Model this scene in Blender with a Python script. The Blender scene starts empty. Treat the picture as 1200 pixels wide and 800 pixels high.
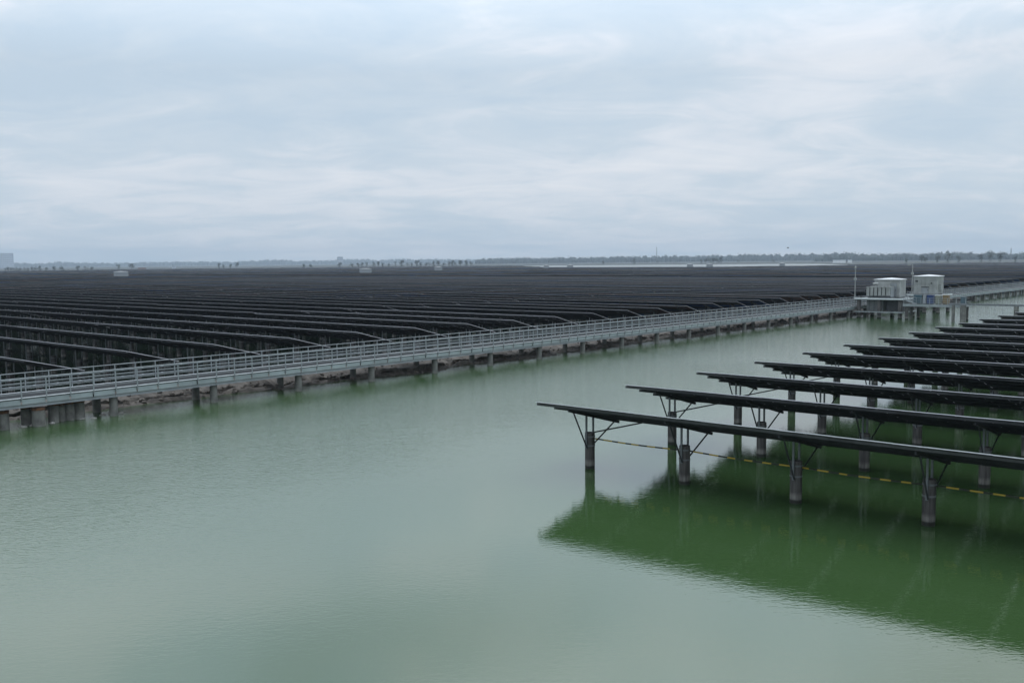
import bpy, math, random
from mathutils import Vector, Matrix
rnd = random.Random(7)
S = bpy.context.scene
COL = S.collection
R_ = math.radians

# ------------------------------------------------------------------ camera
F_PX, H_CAM = 1102.2, 10.0
PITCH, ROLL = R_(4.851), R_(0.568)
cam_d = bpy.data.cameras.new('camera'); cam = bpy.data.objects.new('camera', cam_d); COL.objects.link(cam)
cam_d.sensor_fit = 'HORIZONTAL'; cam_d.sensor_width = 36.0; cam_d.lens = F_PX / 1200 * 36
cam_d.clip_start = 0.2; cam_d.clip_end = 40000
cp, sp, cr, sr = math.cos(PITCH), math.sin(PITCH), math.cos(ROLL), math.sin(ROLL)
Xr, Up, Bk = Vector((1, 0, 0)), Vector((0, sp, cp)), Vector((0, -cp, sp))
CX, CY = cr * Xr - sr * Up, sr * Xr + cr * Up
m = Matrix.Identity(4)
for i in range(3):
    m[i][0], m[i][1], m[i][2] = CX[i], CY[i], Bk[i]
m[2][3] = H_CAM
cam.matrix_world = m
S.camera = cam

# ------------------------------------------------------------------ world, sun, exposure
SUN_EL, SUN_AZ = R_(50), R_(41)          # azimuth clockwise from +Y
W = bpy.data.worlds.new('World'); S.world = W; W.use_nodes = True
nt = W.node_tree; nt.nodes.clear(); N = nt.nodes; LK = nt.links
def nd(tree, t, **kw):
    n = tree.nodes.new(t)
    for k, v in kw.items():
        setattr(n, k, v)
    return n
def mth(tree, op, a, b=None, c=None, clamp=False):
    n = nd(tree, 'ShaderNodeMath', operation=op); n.use_clamp = clamp
    for i, v in enumerate((a, b, c)):
        if v is None: continue
        if isinstance(v, (int, float)): n.inputs[i].default_value = v
        else: tree.links.new(v, n.inputs[i])
    return n.outputs[0]
def ramp(tree, fac, stops, interp='LINEAR'):
    n = nd(tree, 'ShaderNodeValToRGB'); n.color_ramp.interpolation = interp
    e = n.color_ramp.elements
    while len(e) < len(stops): e.new(0.5)
    for el, (p, c) in zip(e, stops):
        el.position = p; el.color = (*c, 1) if len(c) == 3 else c
    tree.links.new(fac, n.inputs[0]); return n.outputs[0]
def mixc(tree, fac, a, b, blend='MIX'):
    n = nd(tree, 'ShaderNodeMix', data_type='RGBA', blend_type=blend)
    for idx, v in ((0, fac), (6, a), (7, b)):
        if isinstance(v, (int, float)): n.inputs[idx].default_value = v
        elif isinstance(v, tuple): n.inputs[idx].default_value = (*v, 1)
        else: tree.links.new(v, n.inputs[idx])
    return n.outputs[2]
sky = nd(nt, 'ShaderNodeTexSky', sky_type='NISHITA')
sky.sun_disc = False; sky.sun_elevation = SUN_EL; sky.sun_rotation = SUN_AZ; sky.air_density = 1.0; sky.dust_density = 3.0
tc = nd(nt, 'ShaderNodeTexCoord')
sep = nd(nt, 'ShaderNodeSeparateXYZ'); LK.new(tc.outputs['Generated'], sep.inputs[0])
zc = mth(nt, 'MAXIMUM', sep.outputs[2], 0.0)
den = mth(nt, 'ADD', zc, 0.16)
cmb = nd(nt, 'ShaderNodeCombineXYZ')
LK.new(mth(nt, 'DIVIDE', sep.outputs[0], den), cmb.inputs[0])
LK.new(mth(nt, 'DIVIDE', sep.outputs[1], den), cmb.inputs[1])
def wnoise(scale, detail, rough, loc, dist=0.0, sx=1.0, sy=1.0, rot=0.0):
    mp = nd(nt, 'ShaderNodeMapping'); mp.inputs['Location'].default_value = loc
    mp.inputs['Scale'].default_value = (sx, sy, 1); mp.inputs['Rotation'].default_value = (0, 0, rot)
    LK.new(cmb.outputs[0], mp.inputs[0])
    n = nd(nt, 'ShaderNodeTexNoise'); n.inputs['Scale'].default_value = scale; n.inputs['Detail'].default_value = detail
    n.inputs['Roughness'].default_value = rough; n.inputs['Distortion'].default_value = dist
    LK.new(mp.outputs[0], n.inputs['Vector']); return n.outputs[0]
n1 = wnoise(0.8, 7, 0.55, (3.1, 1.7, 0), 0.5, 0.9, 1.0, R_(-12))
n2 = wnoise(2.4, 9, 0.62, (7.3, 4.4, 0), 1.0, 0.85, 1.15, R_(-14))
dens = mth(nt, 'ADD', mth(nt, 'MULTIPLY', n1, 0.6), mth(nt, 'MULTIPLY', n2, 0.4))
cloudcol = ramp(nt, dens, [(0.38, (0.51, 0.62, 0.73)), (0.475, (0.575, 0.665, 0.755)), (0.54, (0.665, 0.725, 0.80)), (0.64, (0.755, 0.79, 0.845))])
# an overcast sky is brighter overhead than low down
gain = ramp(nt, zc, [(0.0, (0.32,) * 3), (0.19, (0.335,) * 3), (0.285, (0.47,) * 3), (0.38, (0.465,) * 3), (0.55, (0.55,) * 3), (0.9, (0.75,) * 3)])
# heavier, patchier cloud higher up
up = nd(nt, 'ShaderNodeMapRange', interpolation_type='SMOOTHSTEP'); LK.new(zc, up.inputs[0])
up.inputs[1].default_value = 0.27; up.inputs[2].default_value = 0.40; up.inputs[3].default_value = 0.0; up.inputs[4].default_value = 1.2
n3 = wnoise(1.5, 5, 0.5, (1.3, 8.2, 0), 0.4)
patch = mth(nt, 'MAXIMUM', mth(nt, 'ADD', 1.0, mth(nt, 'MULTIPLY', up.outputs[0], mth(nt, 'SUBTRACT', n3, 0.5))), 0.55)
vm = nd(nt, 'ShaderNodeVectorMath', operation='SCALE'); LK.new(cloudcol, vm.inputs[0])
LK.new(mth(nt, 'MULTIPLY', mth(nt, 'MULTIPLY', gain, patch), 30.0), vm.inputs['Scale'])      # in the sky texture's own units
skymix = mixc(nt, 0.94, sky.outputs[0], vm.outputs[0])
bg = nd(nt, 'ShaderNodeBackground'); bg.inputs['Strength'].default_value = 0.1
LK.new(skymix, bg.inputs['Color'])
wo = nd(nt, 'ShaderNodeOutputWorld'); LK.new(bg.outputs[0], wo.inputs['Surface'])

sl = bpy.data.lights.new('sun', 'SUN'); sun = bpy.data.objects.new('sun', sl); COL.objects.link(sun)
sl.energy = 0.8; sl.angle = R_(20); sl.color = (1.0, 0.965, 0.92)
sd = Vector((math.sin(SUN_AZ) * math.cos(SUN_EL), math.cos(SUN_AZ) * math.cos(SUN_EL), math.sin(SUN_EL)))
sun.rotation_euler = (-sd).to_track_quat('-Z', 'Y').to_euler()
sun.location = (0, 0, 60)

S.view_settings.view_transform = 'Standard'; S.view_settings.look = 'None'
S.view_settings.exposure = 0.12; S.view_settings.gamma = 1.0; S.view_settings.use_curve_mapping = False
S.render.engine = 'CYCLES'
S.cycles.use_denoising = True
S.cycles.max_bounces = 6; S.cycles.volume_bounces = 1; S.cycles.glossy_bounces = 4; S.cycles.diffuse_bounces = 3
S.cycles.caustics_reflective = False; S.cycles.caustics_refractive = False

# ------------------------------------------------------------------ helpers
ANG = R_(49.03)                       # the walkway runs along u, the panel rows along v
NU = Vector((math.cos(ANG), math.sin(ANG), 0)); RV = Vector((math.sin(ANG), -math.cos(ANG), 0))
ROTZ = ANG - math.pi / 2              # local x = v, local y = u
def P(u, v, z=0.0):
    return NU * u + RV * v + Vector((0, 0, z))
def project(p):
    d = Vector(p) - Vector((0, 0, H_CAM))
    f = -d.dot(Bk)
    if f <= 0.1: return None
    return 600 + F_PX * d.dot(CX) / f, 400 - F_PX * d.dot(CY) / f, f
def ground_at(x, dist):
    """world point at photo column x and horizontal distance"""
    d = CX * ((x - 600) / F_PX) - Bk + CY * (95 / F_PX)
    d.z = 0; d.normalize(); return d * dist

class MB:
    def __init__(s): s.v = []; s.f = []; s.m = []
    def poly(s, pts, faces, mi=0):
        b = len(s.v); s.v += [tuple(p) for p in pts]
        for f in faces: s.f.append([b + i for i in f]); s.m.append(mi)
    def hexa(s, p, mi=0, mside=None, mtop=None):
        fs = [(3, 2, 1, 0), (4, 5, 6, 7), (0, 1, 5, 4), (1, 2, 6, 5), (2, 3, 7, 6), (3, 0, 4, 7)]
        b = len(s.v); s.v += [tuple(q) for q in p]
        for k, f in enumerate(fs):
            s.f.append([b + i for i in f])
            s.m.append(mtop if (k == 1 and mtop is not None) else (mside if (k > 1 and mside is not None) else mi))
    def box(s, x0, x1, y0, y1, z0, z1, mi=0):
        s.hexa([(x0, y0, z0), (x1, y0, z0), (x1, y1, z0), (x0, y1, z0), (x0, y0, z1), (x1, y0, z1), (x1, y1, z1), (x0, y1, z1)], mi)
    def bar(s, a, b, w, h, mi=0):
        a, b = Vector(a), Vector(b); d = (b - a).normalized()
        ref = Vector((0, 0, 1)) if abs(d.z) < 0.95 else Vector((0, 1, 0))
        x = d.cross(ref).normalized() * (w / 2); y = x.normalized().cross(d).normalized() * (h / 2)
        s.hexa([a - x - y, a + x - y, b + x - y, b - x - y, a - x + y, a + x + y, b + x + y, b - x + y], mi)
    def tube(s, a, b, r, r2=None, n=12, mi=0, caps=True):
        a, b = Vector(a), Vector(b); d = (b - a).normalized(); r2 = r if r2 is None else r2
        x = d.orthogonal().normalized(); y = d.cross(x)
        p = []
        for c, rr in ((a, r), (b, r2)):
            for i in range(n):
                t = 2 * math.pi * i / n; p.append(c + x * (rr * math.cos(t)) + y * (rr * math.sin(t)))
        fs = [(i, (i + 1) % n, n + (i + 1) % n, n + i) for i in range(n)]
        if caps: fs += [tuple(range(n - 1, -1, -1)), tuple(range(n, 2 * n))]
        s.poly(p, fs, mi)
    def mesh(s, name, mats, smooth=False):
        me = bpy.data.meshes.new(name); me.from_pydata(s.v, [], s.f)
        for mt in (mats if isinstance(mats, (list, tuple)) else [mats]): me.materials.append(mt)
        me.polygons.foreach_set('material_index', s.m)
        if smooth: me.polygons.foreach_set('use_smooth', [True] * len(s.f))
        me.update(); return me
    def build(s, name, mats, parent=None, smooth=False):
        return link(name, s.mesh(name, mats, smooth), parent)
def link(name, data, parent=None, loc=None):
    o = bpy.data.objects.new(name, data); COL.objects.link(o)
    if parent: o.parent = parent
    if loc is not None: o.location = loc
    return o
def tag(o, label=None, cat=None, group=None, kind=None):
    for k, v in (('label', label), ('category', cat), ('group', group), ('kind', kind)):
        if v: o[k] = v
    return o
def thing(name, label, cat, loc=(0, 0, 0), rz=0.0, group=None):
    o = bpy.data.objects.new(name, None); o.empty_display_size = 0.3; COL.objects.link(o)
    o.location = loc; o.rotation_euler = (0, 0, rz); return tag(o, label, cat, group)
def copy_tree(o, parent=None):
    c = o.copy(); COL.objects.link(c)
    if parent: c.parent = parent
    for ch in o.children: copy_tree(ch, c)
    return c
TENS = ['', '', 'twenty', 'thirty', 'forty', 'fifty']
ONES = ['', 'first', 'second', 'third', 'fourth', 'fifth', 'sixth', 'seventh', 'eighth', 'ninth', 'tenth', 'eleventh', 'twelfth',
        'thirteenth', 'fourteenth', 'fifteenth', 'sixteenth', 'seventeenth', 'eighteenth', 'nineteenth']
def ordn(n):
    if n < 20: return ONES[n]
    t, o = divmod(n, 10)
    return TENS[t] + '-' + ONES[o] if o else TENS[t][:-1] + 'ieth'

# ------------------------------------------------------------------ materials
def mat(name, base, rough=0.6, metal=0.0, var=0.25, scale=1.5, bump=0.0, bscale=8.0, base2=None, spec=0.5, detail=6):
    mt = bpy.data.materials.new(name); mt.use_nodes = True; t = mt.node_tree; b = t.nodes['Principled BSDF']
    b.inputs['Roughness'].default_value = rough; b.inputs['Metallic'].default_value = metal
    b.inputs['Specular IOR Level'].default_value = spec
    co = nd(t, 'ShaderNodeTexCoord')
    n = nd(t, 'ShaderNodeTexNoise'); n.inputs['Scale'].default_value = scale; n.inputs['Detail'].default_value = detail
    n.inputs['Roughness'].default_value = 0.65
    t.links.new(co.outputs['Object'], n.inputs['Vector'])
    lo = base2 if base2 else tuple(c * (1 - var) for c in base); hi = base if base2 else tuple(min(1, c * (1 + var)) for c in base)
    c = ramp(t, n.outputs[0], [(0.32, lo), (0.68, hi)])
    t.links.new(c, b.inputs['Base Color'])
    if bump:
        n2_ = nd(t, 'ShaderNodeTexNoise'); n2_.inputs['Scale'].default_value = bscale; n2_.inputs['Detail'].default_value = 5
        t.links.new(co.outputs['Object'], n2_.inputs['Vector'])
        bp = nd(t, 'ShaderNodeBump'); bp.inputs['Strength'].default_value = bump; bp.inputs['Distance'].default_value = 0.05
        t.links.new(n2_.outputs[0], bp.inputs['Height']); t.links.new(bp.outputs[0], b.inputs['Normal'])
    mt['_c'] = 1
    return mt
M = {}
M['glass'] = mat('panel_glass', (0.010, 0.014, 0.028), 0.12, 0, 0.3, 0.7)
M['frame'] = mat('panel_frame_aluminium', (0.68, 0.68, 0.71), 0.45, 0.0, 0.15, 0.9)
M['galv'] = mat('galvanised_steel', (0.15, 0.162, 0.173), 0.5, 0.3, 0.25, 2.5)
M['galv_dark'] = mat('weathered_purlin_steel', (0.048, 0.050, 0.054), 0.7, 0.0, 0.35, 1.2, spec=0.15)
M['edge_purlin'] = mat('edge_purlin_steel', (0.075, 0.077, 0.082), 0.6, 0.0, 0.4, 0.8)
M['steel_walk'] = mat('walkway_steel', (0.255, 0.28, 0.29), 0.55, 0.1, 0.18, 0.9)
M['fascia'] = mat('walkway_fascia_steel', (0.31, 0.355, 0.365), 0.55, 0.1, 0.22, 0.35)
M['white_edge'] = mat('pale_edge_paint', (0.62, 0.65, 0.66), 0.5, 0.0, 0.10, 1.5)
M['grating'] = mat('deck_grating', (0.034, 0.037, 0.039), 0.9, 0.0, 0.2, 3.0, spec=0.1)
M['concrete'] = mat('weathered_concrete', (0.30, 0.295, 0.28), 0.85, 0, 0.3, 2.2, 0.3, 14)
M['white_metal'] = mat('white_painted_metal', (0.27, 0.28, 0.27), 0.5, 0, 0.25, 0.8)
M['grey_metal'] = mat('pale_grey_painted_metal', (0.24, 0.26, 0.27), 0.5, 0, 0.12, 0.8)
M['shade_metal'] = mat('dull_grey_metal', (0.12, 0.128, 0.13), 0.6, 0, 0.3, 1.2)
M['roof'] = mat('white_roof_sheet', (0.58, 0.59, 0.60), 0.45, 0, 0.06, 0.8)
M['dark'] = mat('dark_recess', (0.035, 0.037, 0.04), 0.7, 0, 0.3, 2)
M['blue'] = mat('blue_paint', (0.012, 0.034, 0.11), 0.45, 0, 0.15, 2)
M['amber'] = mat('amber_paint', (0.15, 0.105, 0.045), 0.5, 0, 0.2, 2)
M['teal'] = mat('dark_teal_paint', (0.03, 0.07, 0.09), 0.5, 0, 0.2, 2)
M['beige'] = mat('pale_beige_paint', (0.17, 0.18, 0.14), 0.5, 0, 0.2, 2)
M['rust'] = mat('rusty_steel', (0.10, 0.045, 0.022), 0.85, 0, 0.5, 6, 0.3, 20)
M['mud'] = mat('mud_bank', (0.15, 0.132, 0.115), 0.9, 0, 0.4, 0.9, 0.9, 3.0, base2=(0.03, 0.025, 0.021), detail=10)
M['rubble'] = mat('bank_rubble', (0.22, 0.19, 0.165), 0.9, 0, 0.4, 1.7, base2=(0.05, 0.042, 0.036))
M['rock'] = mat('grey_rock', (0.30, 0.29, 0.27), 0.9, 0, 0.4, 3, 0.5, 10)
M['leaf'] = mat('dull_green_leaves', (0.04, 0.056, 0.04), 0.7, 0, 0.4, 0.3)
M['wood'] = mat('tree_bark', (0.08, 0.065, 0.05), 0.85, 0, 0.3, 2)
M['forest'] = mat('far_forest_leaves', (0.022, 0.034, 0.026), 0.8, 0, 0.5, 0.02)
M['grass'] = mat('bank_grass', (0.06, 0.068, 0.028), 0.8, 0, 0.4, 1.5)
M['land'] = mat('far_shore_soil', (0.030, 0.036, 0.03), 0.9, 0, 0.35, 0.01)
M['pale_wall'] = mat('pale_plaster', (0.46, 0.50, 0.55), 0.8, 0, 0.12, 0.1)
M['white_wall'] = mat('white_shed_sheet', (0.75, 0.76, 0.76), 0.6, 0, 0.08, 0.1)
M['red_roof'] = mat('faded_red_roof', (0.24, 0.17, 0.15), 0.7, 0, 0.2, 0.2)
M['feather'] = mat('dark_feathers', (0.04, 0.04, 0.045), 0.7, 0, 0.2, 5)

def panel_back(name, big):
    """dark module backs; far rows are tinted in blue and brown noise bands"""
    mt = bpy.data.materials.new(name); mt.use_nodes = True; t = mt.node_tree; b = t.nodes['Principled BSDF']
    ge = nd(t, 'ShaderNodeNewGeometry')
    mp = nd(t, 'ShaderNodeMapping'); mp.inputs['Rotation'].default_value = (0, 0, -ROTZ)
    t.links.new(ge.outputs['Position'], mp.inputs[0])
    mp2 = nd(t, 'ShaderNodeMapping'); mp2.inputs['Scale'].default_value = (0.022, 0.045, 1.0); t.links.new(mp.outputs[0], mp2.inputs[0])
    n = nd(t, 'ShaderNodeTexNoise'); n.inputs['Scale'].default_value = 1.0; n.inputs['Detail'].default_value = 3
    t.links.new(mp2.outputs[0], n.inputs['Vector'])
    spu = nd(t, 'ShaderNodeSeparateXYZ'); t.links.new(mp.outputs[0], spu.inputs[0])
    bt = nd(t, 'ShaderNodeMapRange', interpolation_type='SMOOTHSTEP'); t.links.new(spu.outputs[1], bt.inputs[0])
    bt.inputs[1].default_value = 95; bt.inputs[2].default_value = 150; bt.inputs[3].default_value = 0.0; bt.inputs[4].default_value = 1.0
    c = ramp(t, n.outputs[0], [(0.40, (0.016, 0.075, 0.28)), (0.465, (0.009, 0.010, 0.016)), (0.535, (0.010, 0.009, 0.013)), (0.60, (0.22, 0.105, 0.065))])
    c = mixc(t, bt.outputs[0], (0.009, 0.010, 0.015), c)
    n2_ = nd(t, 'ShaderNodeTexNoise'); n2_.inputs['Scale'].default_value = 1.6; n2_.inputs['Detail'].default_value = 4
    t.links.new(mp.outputs[0], n2_.inputs['Vector'])
    c2 = mixc(t, mth(t, 'MULTIPLY', n2_.outputs[0], 0.6), c, (0.026, 0.029, 0.034))
    t.links.new(c2, b.inputs['Base Color']); b.inputs['Roughness'].default_value = 0.75
    b.inputs['Specular IOR Level'].default_value = 0.04
    return mt
M['back'] = panel_back('module_back_sheet', False)

def pile_mat():
    """concrete pile: pale salt band just over the water, dark wet foot, streaks down the shaft"""
    mt = bpy.data.materials.new('pile_concrete'); mt.use_nodes = True; t = mt.node_tree; b = t.nodes['Principled BSDF']
    ge = nd(t, 'ShaderNodeNewGeometry'); sp_ = nd(t, 'ShaderNodeSeparateXYZ'); t.links.new(ge.outputs['Position'], sp_.inputs[0])
    n = nd(t, 'ShaderNodeTexNoise'); n.inputs['Scale'].default_value = 3.0; n.inputs['Detail'].default_value = 7; n.inputs['Roughness'].default_value = 0.7
    t.links.new(ge.outputs['Position'], n.inputs['Vector'])
    z = mth(t, 'ADD', sp_.outputs[2], mth(t, 'MULTIPLY', mth(t, 'SUBTRACT', n.outputs[0], 0.5), 0.12))
    band = ramp(t, mth(t, 'DIVIDE', z, 2.0), [(0.0, (0.012, 0.014, 0.011)), (0.07, (0.018, 0.018, 0.014)), (0.10, (0.15, 0.15, 0.14)),
                (0.16, (0.165, 0.16, 0.15)), (0.25, (0.07, 0.066, 0.065)), (1.0, (0.115, 0.11, 0.108))])
    mp = nd(t, 'ShaderNodeMapping'); mp.inputs['Scale'].default_value = (9, 9, 0.7); t.links.new(ge.outputs['Position'], mp.inputs[0])
    st = nd(t, 'ShaderNodeTexNoise'); st.inputs['Scale'].default_value = 1.0; st.inputs['Detail'].default_value = 6; t.links.new(mp.outputs[0], st.inputs['Vector'])
    k = ramp(t, st.outputs[0], [(0.35, (0.45, 0.43, 0.43)), (0.62, (1.15, 1.13, 1.1))])
    t.links.new(mixc(t, 1.0, band, k, 'MULTIPLY'), b.inputs['Base Color']); b.inputs['Roughness'].default_value = 0.85
    bp = nd(t, 'ShaderNodeBump'); bp.inputs['Strength'].default_value = 0.35; bp.inputs['Distance'].default_value = 0.03
    t.links.new(n.outputs[0], bp.inputs['Height']); t.links.new(bp.outputs[0], b.inputs['Normal'])
    return mt
M['pile'] = pile_mat()

def stripe_mat():
    mt = bpy.data.materials.new('warning_stripe'); mt.use_nodes = True; t = mt.node_tree; b = t.nodes['Principled BSDF']
    co = nd(t, 'ShaderNodeTexCoord'); sp_ = nd(t, 'ShaderNodeSeparateXYZ'); t.links.new(co.outputs['Object'], sp_.inputs[0])
    n = nd(t, 'ShaderNodeTexNoise'); n.inputs['Scale'].default_value = 1.3; t.links.new(co.outputs['Object'], n.inputs['Vector'])
    fr = mth(t, 'FRACT', mth(t, 'ADD', mth(t, 'DIVIDE', sp_.outputs[0], 0.82), mth(t, 'MULTIPLY', n.outputs[0], 0.5)))
    k = mth(t, 'LESS_THAN', fr, 0.52)
    t.links.new(mixc(t, k, (0.025, 0.028, 0.022), (0.50, 0.34, 0.05)), b.inputs['Base Color']); b.inputs['Roughness'].default_value = 0.6
    return mt
M['stripe'] = stripe_mat()

def water_mat():
    mt = bpy.data.materials.new('green_pond_water'); mt.use_nodes = True; t = mt.node_tree; b = t.nodes['Principled BSDF']
    ge = nd(t, 'ShaderNodeNewGeometry')
    def noise(scale, detail, sx, sy, rot=0.0, rough=0.5, dist=0.0, loc=(0, 0, 0)):
        mp = nd(t, 'ShaderNodeMapping'); mp.inputs['Scale'].default_value = (sx, sy, 1); mp.inputs['Rotation'].default_value = (0, 0, rot)
        mp.inputs['Location'].default_value = loc
        t.links.new(ge.outputs['Position'], mp.inputs[0])
        n = nd(t, 'ShaderNodeTexNoise'); n.inputs['Scale'].default_value = scale; n.inputs['Detail'].default_value = detail
        n.inputs['Roughness'].default_value = rough; n.inputs['Distortion'].default_value = dist
        t.links.new(mp.outputs[0], n.inputs['Vector']); return n.outputs[0]
    # algae makes the green a little uneven
    patch = noise(0.035, 3, 1, 1)
    c = ramp(t, patch, [(0.35, (0.034, 0.072, 0.023)), (0.65, (0.042, 0.084, 0.029))])
    # shade under the field tables is put into the water colour beyond the bank
    field_shade = nd(t, 'ShaderNodeMapRange'); field_shade.inputs[1].default_value = -67.5; field_shade.inputs[2].default_value = -66.5; field_shade.inputs[3].default_value = 0.0; field_shade.inputs[4].default_value = 1.0
    b.inputs['Roughness'].default_value = 0.02; b.inputs['IOR'].default_value = 2.2
    b.inputs['Specular IOR Level'].default_value = 0.5
    # wind: ripples are strong in some reaches and nearly gone in others
    wind = ramp(t, noise(0.03, 3, 1, 0.7, R_(20), loc=(4.1, 2.2, 0)), [(0.36, (0.50,) * 3), (0.56, (1.0,) * 3)])
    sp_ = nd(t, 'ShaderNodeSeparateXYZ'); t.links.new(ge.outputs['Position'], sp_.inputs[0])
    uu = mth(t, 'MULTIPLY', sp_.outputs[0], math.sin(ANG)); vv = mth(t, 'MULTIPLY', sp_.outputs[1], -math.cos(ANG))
    vcoord = mth(t, 'ADD', uu, vv); t.links.new(vcoord, field_shade.inputs[0])
    t.links.new(mixc(t, field_shade.outputs[0], (0.012, 0.022, 0.012), c), b.inputs['Base Color'])
    lee = nd(t, 'ShaderNodeMapRange', interpolation_type='SMOOTHSTEP'); t.links.new(vcoord, lee.inputs[0])
    lee.inputs[1].default_value = -40; lee.inputs[2].default_value = -24; lee.inputs[3].default_value = 1.0; lee.inputs[4].default_value = 0.13
    lee2 = nd(t, 'ShaderNodeMapRange', interpolation_type='SMOOTHSTEP'); t.links.new(vcoord, lee2.inputs[0])
    lee2.inputs[1].default_value = -72; lee2.inputs[2].default_value = -64; lee2.inputs[3].default_value = 0.08; lee2.inputs[4].default_value = 1.0
    r1 = noise(2.4, 3, 1.0, 2.4, R_(-30), 0.55, 0.5)
    r2 = noise(6.5, 2, 1.0, 1.8, R_(-34), 0.5, 0.3)
    r3 = noise(0.55, 2, 1.0, 1.6, R_(-20))
    h = mth(t, 'ADD', mth(t, 'MULTIPLY', r1, 1.0), mth(t, 'ADD', mth(t, 'MULTIPLY', r2, 0.5), mth(t, 'MULTIPLY', r3, 0.6)))
    calm = nd(t, 'ShaderNodeMapRange', interpolation_type='SMOOTHSTEP'); t.links.new(sp_.outputs[1], calm.inputs[0])
    calm.inputs[1].default_value = 300; calm.inputs[2].default_value = 700; calm.inputs[3].default_value = 1.0; calm.inputs[4].default_value = 0.02
    # wavelets too small to model out there: a rougher sheen instead
    ro = nd(t, 'ShaderNodeMapRange', interpolation_type='SMOOTHSTEP'); t.links.new(sp_.outputs[1], ro.inputs[0])
    ro.inputs[1].default_value = 350; ro.inputs[2].default_value = 900; ro.inputs[3].default_value = 0.02; ro.inputs[4].default_value = 0.32
    t.links.new(ro.outputs[0], b.inputs['Roughness'])
    h = mth(t, 'MULTIPLY', h, calm.outputs[0])
    h = mth(t, 'MULTIPLY', h, mth(t, 'MULTIPLY', mth(t, 'MULTIPLY', wind, lee.outputs[0]), lee2.outputs[0]))
    bp = nd(t, 'ShaderNodeBump'); bp.inputs['Strength'].default_value = 1.0; bp.inputs['Distance'].default_value = 0.029
    t.links.new(h, bp.inputs['Height']); t.links.new(bp.outputs[0], b.inputs['Normal'])
    return mt
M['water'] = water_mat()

# ------------------------------------------------------------------ water, banks, far shore
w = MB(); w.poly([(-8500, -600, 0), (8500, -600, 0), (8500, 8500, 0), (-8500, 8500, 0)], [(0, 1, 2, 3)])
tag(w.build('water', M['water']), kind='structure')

from mathutils import noise as NZ
def fbm(x, y, s, o=4): return NZ.fractal(Vector((x * s, y * s, 3.7)), 1.0, 2.0, o)
def bank():
    b = MB(); du = 0.3; prof = [-62.0, -62.35, -62.7, -62.95, -63.3, -63.1, -63.5, -64.5, -65.0, -65.6, -66.3, -67.2, -68.2, -69.5, -71.0, -72.5]
    zz = [-0.35, 0.02, 0.12, 0.17, 0.22, 0.56, 0.62, 0.66, 0.74, 0.86, 0.95, 1.0, 0.9, 0.5, 0.05, -0.4]
    n = int((252 - 8) / du); nv = len(prof)
    for i in range(n + 1):
        u = 8 + i * du
        edge = 1.3 * fbm(u, 0, 0.11) + 0.35 * fbm(u, 9, 0.6) - (0.9 if u < 44 else 0.0) - 0.2
        fade = max(0.0, min(1.0, (250 - u) / 14))
        for j, (v, z) in enumerate(zip(prof, zz)):
            jj = 1.0 if j < 12 else 0.3
            z2 = (z + 0.26 * fbm(u * 0.5, v * 2.2, 0.7) + 0.14 * fbm(u, v, 1.9)) * fade - 0.5 * (1 - fade)
            if 3 <= j <= 7:
                q = max(0.0, min(1.0, 0.5 + 1.6 * fbm(u, 40, 0.35)))
                v += (0.28 * fbm(u, v * 3, 1.3) if j != 5 else 0.0) - (0.35 * (1 - q) if j == 5 else 0); z2 -= 0.25 * (1 - q) if j in (5, 6) else 0
            b.v.append(tuple(P(u, v + edge * jj, z2)))
    for i in range(n):
        for j in range(nv - 1):
            a = i * nv + j
            b.f.append([a, a + nv, a + nv + 1, a + 1]); b.m.append(0)
    tag(b.build('embankment', M['mud']), kind='structure')
bank()
# rough grass on the crest of the bank
g = MB()
for _ in range(5200):
    u = rnd.uniform(10, 150); v = rnd.uniform(-70.5, -65.6)
    if fbm(u, v, 0.16) < 0.02: continue
    h = rnd.uniform(0.18, 0.55); a = rnd.uniform(0, math.pi); wd = rnd.uniform(0.03, 0.09)
    p = P(u, v, 0.62); dx = Vector((math.cos(a), math.sin(a), 0)) * wd; ln = Vector((rnd.uniform(-.2, .2), rnd.uniform(-.2, .2), 0))
    g.poly([p - dx, p + dx, p + ln * 0.6 + Vector((0, 0, h * 0.7)) + dx * 0.5, p + ln + Vector((0, 0, h))], [(0, 1, 2, 3)])
tag(g.build('bank_grass', M['grass']), 'dry olive grass growing on the crest of the mud bank', 'grass', kind='stuff')

def rock_mesh(seed):
    r = random.Random(seed); b = MB(); nu, nv_ = 9, 6
    b.v.append((0, 0, -0.6))
    for j in range(1, nv_):
        for i in range(nu):
            th = math.pi * j / nv_; ph = 2 * math.pi * i / nu
            k = 1 + 0.35 * NZ.noise(Vector((math.cos(ph) * 1.3 + seed, math.sin(ph) * 1.3, th * 1.4)))
            b.v.append((k * math.sin(th) * math.cos(ph), 0.8 * k * math.sin(th) * math.sin(ph), -0.6 * k * math.cos(th)))
    b.v.append((0, 0, 0.6))
    top = len(b.v) - 1
    for i in range(nu):
        b.f.append([0, 1 + (i + 1) % nu, 1 + i]); b.m.append(0)
        for j in range(nv_ - 2):
            a = 1 + j * nu
            b.f.append([a + i, a + (i + 1) % nu, a + nu + (i + 1) % nu, a + nu + i]); b.m.append(0)
        a = 1 + (nv_ - 2) * nu
        b.f.append([a + i, a + (i + 1) % nu, top]); b.m.append(0)
    return b.mesh('rock', M['rock'])
rocks = [rock_mesh(s) for s in (1, 2, 3)]
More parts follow.
